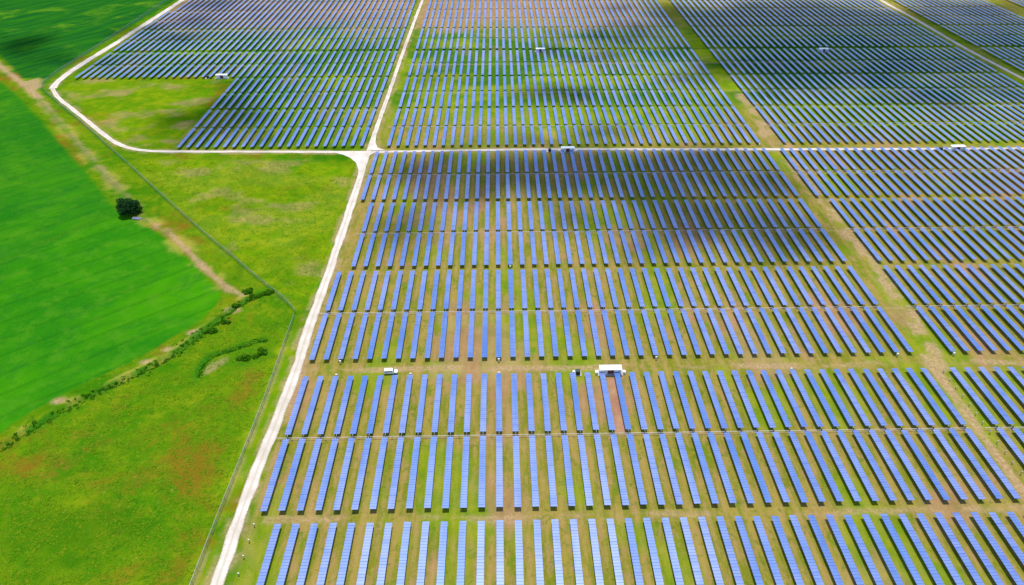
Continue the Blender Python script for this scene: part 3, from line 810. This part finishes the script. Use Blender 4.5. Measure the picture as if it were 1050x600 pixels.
# small combiner boxes at row ends
def combiner(k, y, label):
    e = empty('combiner_box', (X0 + k * S, y, 0))
    MB().box((0, 0, 0.6), (0.1, 0.1, 1.2)).build('post', M['steel'], e)
    c = MB().box((0, -0.05, 1.25), (0.75, 0.35, 0.95), bevel=0.03).build('cabinet', M['white'], e)
    MB().box((0, -0.235, 1.25), (0.6, 0.02, 0.8)).build('door', M['white'], c)
    tag(e, label, 'box', 'combiner boxes at row ends')
for k, y, nm in ((-11, 197.6, '3rd'), (0, 197.6, '14th'), (11, 197.6, '25th'), (28, 197.6, '42nd')):
    combiner(k, y, 'small white box on a post, near end of %s row, third strip' % nm)
for k, y, nm in ((-11, 190.0, '3rd'), (-6, 190.0, '8th'), (0, 190.0, '14th'), (20, 190.0, '34th')):
    combiner(k, y, 'small white box on a post, far end of %s row, second strip' % nm)
combiner(32, 197.6, 'small white box on a post at the aisle corner, third strip right block')
combiner(1, 261.3, 'small white box on a post, near end of 14th row, fourth strip')
combiner(29, 391.6, 'small white box on a post where the grassy aisle meets the cross road')

# ------------------------------------------------------------------ parked white car
def car(x, y, rz):
    e = empty('parked_car', (x, y, 0), rz)
    # side profile along local x (front = +x), lofted across the width
    prof = [(-2.55, 0.55), (-2.60, 1.0), (-2.45, 1.78), (-2.25, 1.92), (0.35, 1.92), (0.75, 1.78), (1.35, 1.15), (2.35, 1.02), (2.6, 0.85), (2.62, 0.5), (2.3, 0.38), (-2.3, 0.38)]
    sec = [(-0.98, 0.94, 0), (-0.90, 1.0, 0.02), (0.90, 1.0, 0.02), (0.98, 0.94, 0)]
    vs = []
    for yy, s_, dz in ((-0.94, 1, 0), (0.94, 1, 0)):
        for (px, pz) in prof:
            tum = 0.14 if pz > 1.3 else 0.0
            vs.append((px, yy * (1 - tum), pz))
    n = len(prof)
    fs = [(i, (i + 1) % n, n + (i + 1) % n, n + i) for i in range(n)] + [tuple(range(n - 1, -1, -1)), tuple(range(n, 2 * n))]
    body = MB().add(vs, fs).build('body', M['white'], e)
    md = body.modifiers.new('bevel', 'BEVEL'); md.width = 0.07; md.segments = 2
    MB().add([(0.80, -0.72, 1.755), (0.80, 0.72, 1.755), (1.33, 0.80, 1.19), (1.33, -0.80, 1.19)], [(0, 3, 2, 1)]).build('windscreen', M['glass'], e, (0.03, 0, 0.03))
    for sy in (-1, 1):
        for a, b in ((-2.2, -1.25), (-1.15, -0.2), (-0.1, 0.75)):
            MB().box(((a + b) / 2, 0, 0), (b - a, 0.03, 0.5)).build('side_window', M['glass'], e, (0, sy * 0.885, 1.50))
        for wx in (-1.6, 1.6):
            t = MB().tube((wx, sy * 0.72, 0.36), (wx, sy * 0.97, 0.36), 0.36, n=14).build('wheel', M['black'], e)
            MB().tube((wx, sy * 0.95, 0.36), (wx, sy * 0.99, 0.36), 0.2, n=10).build('rim', M['steel'], t)
        MB().box((2.56, sy * 0.68, 0.82), (0.12, 0.36, 0.16)).build('headlight', M['glass'], e)
    tag(e, 'white car parked on the dirt aisle between panel strips', 'car')
car(*(-42.71, 192.04), R(3))

# ------------------------------------------------------------------ vegetation
def leaf_material(name, a, b, trans=0.25):
    t = NT(name)
    f = t.noise(t.pos(), 0.9, 3)
    c = t.mix(t.ramp(f, 0.35, 0.65), a, b)
    d = t.n('ShaderNodeBsdfDiffuse'); tl = t.n('ShaderNodeBsdfTranslucent'); mx = t.n('ShaderNodeMixShader')
    t.l(c, d.inputs[0]); t.l(c, tl.inputs[0]); mx.inputs[0].default_value = trans
    t.l(d.outputs[0], mx.inputs[1]); t.l(tl.outputs[0], mx.inputs[2]); t.l(mx.outputs[0], t.out.inputs[0])
    return t.mat
M['leaf_dark'] = leaf_material('dark_leaves', (0.010, 0.042, 0.016), (0.032, 0.100, 0.022), 0.35)
M['leaf_scrub'] = leaf_material('scrub_leaves', (0.035, 0.170, 0.006), (0.100, 0.250, 0.010), 0.5)
M['grass'] = leaf_material('grass_blades', (0.05, 0.18, 0.003), (0.17, 0.235, 0.008), 0.15)
M['bark'] = simple('bark', (0.08, 0.055, 0.04), 0.95)

def leaf_cloud(centers, radii, n, size, r, flat=0.8):
    """n quads scattered through lobes; returns verts, loops"""
    c = np.array(centers, dtype=np.float32); rd = np.array(radii, dtype=np.float32)
    w = rd ** 3 / np.sum(rd ** 3)
    idx = r.choice(len(c), n, p=w)
    d = r.normal(size=(n, 3)); d /= np.linalg.norm(d, axis=1)[:, None]
    rad = rd[idx] * (0.35 + 0.65 * r.random(n) ** 0.45) * (0.9 + 0.25 * r.random(n))
    p = c[idx] + d * rad[:, None] * np.array([1, 1, flat])
    nrm = d + r.normal(size=(n, 3)) * 0.55; nrm[:, 2] += 0.3
    nrm /= np.linalg.norm(nrm, axis=1)[:, None]
    a = np.cross(nrm, r.normal(size=(n, 3))); a /= np.linalg.norm(a, axis=1)[:, None] + 1e-9
    b = np.cross(nrm, a)
    s = size * (0.6 + 0.8 * r.random(n))[:, None]
    V = np.stack([p - a * s - b * s * 0.6, p + a * s - b * s * 0.6, p + a * s * 0.7 + b * s, p - a * s * 0.7 + b * s], 1).reshape(-1, 3)
    return V, np.arange(4 * n)

def tree(x, y, h, w, label):
    e = empty('round_tree', (x, y, float(gz(x, y))))
    r = np.random.default_rng(5)
    cs, rs = [], []
    for i in range(34):
        a = r.random() * 2 * math.pi; q = math.sqrt(r.random()) * w * 0.36
        zz = h * (0.36 + 0.5 * r.random()) - q * 0.25
        cs.append((math.cos(a) * q, math.sin(a) * q, zz)); rs.append(w * r.uniform(0.11, 0.19))
    cs.append((0, 0, h * 0.55)); rs.append(w * 0.32)
    V, L = leaf_cloud(cs, rs, 9000, 0.26, r)
    me = np_mesh('crown', V, L, 4)
    link('crown', me, M['leaf_dark'], e)
    mb = MB().tube((0, 0, -0.3), (0.1, 0.05, h * 0.35), 0.42, 0.28, n=9)
    for i in range(6):
        a = i * 1.05
        mb.tube((0.1, 0.05, h * 0.33), (math.cos(a) * w * 0.24, math.sin(a) * w * 0.24, h * 0.66), 0.2, 0.06, n=6)
    mb.build('trunk', M['bark'], e)
    tag(e, label, 'tree')
tx, ty = (-193.99, 315.67)
tree(tx, ty, 9.0, 12.5, 'dark round tree standing alone at the edge of the green field')

def bush(x, y, w, h, label, seed, mat='leaf_scrub', n=900):
    e = empty('bush', (x, y, float(gz(x, y))))
    r = np.random.default_rng(seed)
    cs = [(r.normal() * w * 0.2, r.normal() * w * 0.14, h * r.uniform(0.25, 0.6)) for _ in range(9)]
    rs = [w * r.uniform(0.13, 0.24) for _ in range(9)]
    V, L = leaf_cloud(cs, rs, n, 0.22, r)
    V[:, 2] = np.maximum(V[:, 2], -0.1)
    link('foliage', np_mesh('foliage', V, L, 4), M[mat], e)
    mb = MB()
    for i in range(4): mb.tube((0, 0, -0.2), (math.cos(i * 1.6) * w * .2, math.sin(i * 1.6) * w * .15, h * .5), 0.08, 0.03, n=5)
    mb.build('stems', M['bark'], e)
    tag(e, label, 'bush', 'bushes along the ditch')
for i, (px, w, h, lab) in enumerate([
    ((-113.13, 244.91), 5.0, 2.0, 'leafy green bush at the left of the clump by the diagonal fence'),
    ((-108.00, 241.94), 6.0, 2.4, 'broad green bush in the middle of the clump by the diagonal fence'),
    ((-103.84, 244.01), 4.2, 1.8, 'small green bush touching the diagonal fence'),
    ((-115.53, 235.79), 3.6, 1.6, 'green bush at the corner of the bright green field'),
    ((-116.38, 223.83), 4.0, 1.5, 'low green bush on the ditch just below the field corner'),
    ((-119.40, 218.18), 5.0, 1.6, 'low wide green bush along the ditch below the field'),
    ((-101.01, 201.75), 6.0, 1.5, 'teal green scrub inside the curved ditch'),
    ((-95.81, 205.10), 5.0, 1.6, 'green scrub at the right end of the curved ditch'),
]):
    bush(px[0], px[1], w * 1.1, h * 0.7, lab, 100 + i)

# low rank growth along the ditches: uncountable
def scrub():
    r = np.random.default_rng(9)
    cs, rs = [], []
    def along(pts, step, off, jit, p_keep, seed):
        for q in resample(pts, step, 1):
            if float(fbm(np.array([q.x / 14]), np.array([q.y / 14]), seed)[0]) < p_keep: continue
            x = q.x + off[0] + r.normal() * jit; y = q.y + off[1] + r.normal() * jit
            cs.append((x, y, float(gz(x, y)) + 0.02)); rs.append(r.uniform(0.3, 0.8))
    along(DITCH, 0.25, (1.2, -1.7), 1.2, 0.36, 21)
    along(CURVE, 0.3, (0, 0), 0.4, 0.0, 22)
    pass
    V, L = leaf_cloud(cs, rs, len(cs) * 20, 0.17, r, 0.3)
    o = link('ditch_scrub', np_mesh('ditch_scrub', V, L, 4), M['leaf_scrub'])
    tag(o, 'dark green rank growth along the ditches and field edges', 'scrub', kind='stuff')
scrub()

# grass tufts on the rough pasture: uncountable
def tufts():
    r = np.random.default_rng(12)
    N = 120000
    P = np.stack([r.uniform(-215, -40, N), 95 + 300 * r.random(N) ** 1.35], 1).astype(np.float32)
    ok = inside(P, PASTURE) | inside(P, PASTURE_B)
    ok &= fbm(P[:, 0] / 9, P[:, 1] / 9, 90) > 0.36
    for rd in (ROAD_MAIN, ROAD_CROSS): ok &= seg_dist(P, rd) > 3.6
    P = P[ok]; n = len(P)
    z = gz(P[:, 0], P[:, 1])
    V = []
    for b in range(3):
        a = r.uniform(0, 2 * math.pi, n); h = r.uniform(0.06, 0.20, n); w = r.uniform(0.09, 0.24, n)
        dx, dy = np.cos(a), np.sin(a); lean = r.uniform(0.25, 0.6, n)
        base = np.stack([P[:, 0], P[:, 1], z - 0.03], 1)
        side = np.stack([-dy * w, dx * w, 0 * w], 1)
        tip = base + np.stack([dx * lean, dy * lean, h], 1)
        V.append(np.stack([base - side, base + side, tip], 1))
    V = np.stack(V, 1).reshape(-1, 3)
    o = link('grass_tufts', np_mesh('grass_tufts', V, np.arange(len(V)), 3), M['grass'])
    tag(o, 'rough tufts of green grass on the pasture beside the farm', 'grass', kind='stuff')
tufts()

# pale trough under the tree
def trough(x, y):
    e = empty('trough', (x, y, float(gz(x, y))), R(-8))
    mb = MB()
    mb.box((0, 0, 0.15), (4.6, 1.3, 0.2)).box((0, -0.62, 0.5), (4.6, 0.12, 0.6)).box((0, 0.62, 0.5), (4.6, 0.12, 0.6)).box((-2.24, 0, 0.5), (0.12, 1.12, 0.6)).box((2.24, 0, 0.5), (0.12, 1.12, 0.6))
    mb.build('basin', M['trough'], e)
    MB().box((-1.5, 0, 0.03), (0.3, 1.2, 0.1)).build('foot', M['concrete'], e)
    MB().box((1.5, 0, 0.03), (0.3, 1.2, 0.1)).build('foot', M['concrete'], e)
    tag(e, 'low pale violet grey trough lying just below the dark tree', 'trough')
trough(*(-188.16, 309.57))

# ------------------------------------------------------------------ clouds overhead (above the frame) that shade the farm
def cloud_material():
    t = NT('cloud_vapour')
    f = t.noise(t.pos(), 0.03, 4)
    d = t.n('ShaderNodeBsdfDiffuse'); tl = t.n('ShaderNodeBsdfTranslucent'); tr = t.n('ShaderNodeBsdfTransparent')
    d.inputs[0].default_value = (0.95, 0.95, 0.95, 1); tl.inputs[0].default_value = (0.95, 0.95, 0.95, 1)
    m1 = t.n('ShaderNodeMixShader'); m2 = t.n('ShaderNodeMixShader')
    m1.inputs[0].default_value = 0.5
    t.l(d.outputs[0], m1.inputs[1]); t.l(tl.outputs[0], m1.inputs[2])
    t.l(t.ramp(f, 0.3, 0.7, 0.20, 0.38), m2.inputs[0])
    t.l(tr.outputs[0], m2.inputs[1]); t.l(m1.outputs[0], m2.inputs[2])
    t.l(m2.outputs[0], t.out.inputs[0])
    return t.mat
def clouds():
    import bmesh
    bm = bmesh.new(); bmesh.ops.create_icosphere(bm, subdivisions=2, radius=1.0)
    sv = np.array([v.co for v in bm.verts], dtype=np.float32); sf = np.array([[v.index for v in f.verts] for f in bm.faces]); bm.free()
    r = np.random.default_rng(31)
    ALT = 2500.0
    off = TO_SUN * (ALT / TO_SUN.z)
    # where each cloud's shade falls: x, y, half width, half depth, puffs
    spots = CLOUDS
    V, Fq, b = [], [], 0
    for cx, cy, wx, wy, n in spots:
        for i in range(n):
            a = r.random() * 2 * math.pi; q = r.random() ** 0.6
            rad = min(wx, wy) * (0.22 + 0.30 * r.random()) * (1.1 - 0.45 * q)
            c = np.array([cx + off.x + math.cos(a) * q * wx, cy + off.y + math.sin(a) * q * wy, ALT + r.uniform(0, 0.5) * rad])
            m = 1 + 0.22 * (fbm(sv[:, 0] * 2 + i, sv[:, 1] * 2 + sv[:, 2] * 1.7, i) - 0.5)
            V.append(sv * m[:, None] * rad * np.array([1, 1, 0.6]) + c); Fq.append(sf + b); b += len(sv)
    me = np_mesh('clouds', np.concatenate(V), np.concatenate(Fq).ravel(), 3)
    me.polygons.foreach_set('use_smooth', np.ones(len(me.polygons), dtype=bool))
    o = link('clouds', me, cloud_material())
    tag(o, 'scattered white clouds high above the farm casting soft shade', 'clouds', kind='stuff')
CLOUDS = [
    # main bank over the fifth strip
    (-58, 364, 16, 18, 12), (-30, 360, 28, 26, 36), (4, 358, 34, 28, 56), (40, 360, 40, 28, 70), (80, 358, 46, 30, 76), (122, 360, 40, 28, 64), (150, 340, 18, 24, 24),
    (112, 308, 40, 28, 48), (138, 284, 26, 18, 26), (82, 332, 30, 18, 26), (40, 310, 18, 18, 16), (-50, 300, 18, 22, 20), (-18, 330, 20, 12, 8), (10, 326, 20, 8, 5),
    (20, 345, 90, 30, 18), (110, 300, 60, 40, 12),
    # beyond the cross road
    (18, 402, 58, 12, 44), (62, 412, 30, 14, 22), (44, 482, 36, 18, 50), (-58, 513, 34, 11, 26), (70, 575, 60, 26, 26), (100, 620, 60, 30, 20),
    (-180, 440, 46, 44, 22), (-190, 505, 44, 16, 16), (-110, 590, 60, 20, 10),
    # upper left field
    (-335, 560, 60, 20, 16), (-300, 650, 60, 40, 16), (-290, 730, 60, 30, 14), (-400, 610, 60, 40, 12),
    # broad bank over the far right
    (250, 560, 130, 90, 44), (330, 620, 160, 110, 60), (210, 660, 110, 70, 34), (430, 560, 110, 80, 34), (330, 470, 90, 40, 14), (150, 700, 70, 34, 16), (470, 690, 80, 60, 22),
]
clouds()
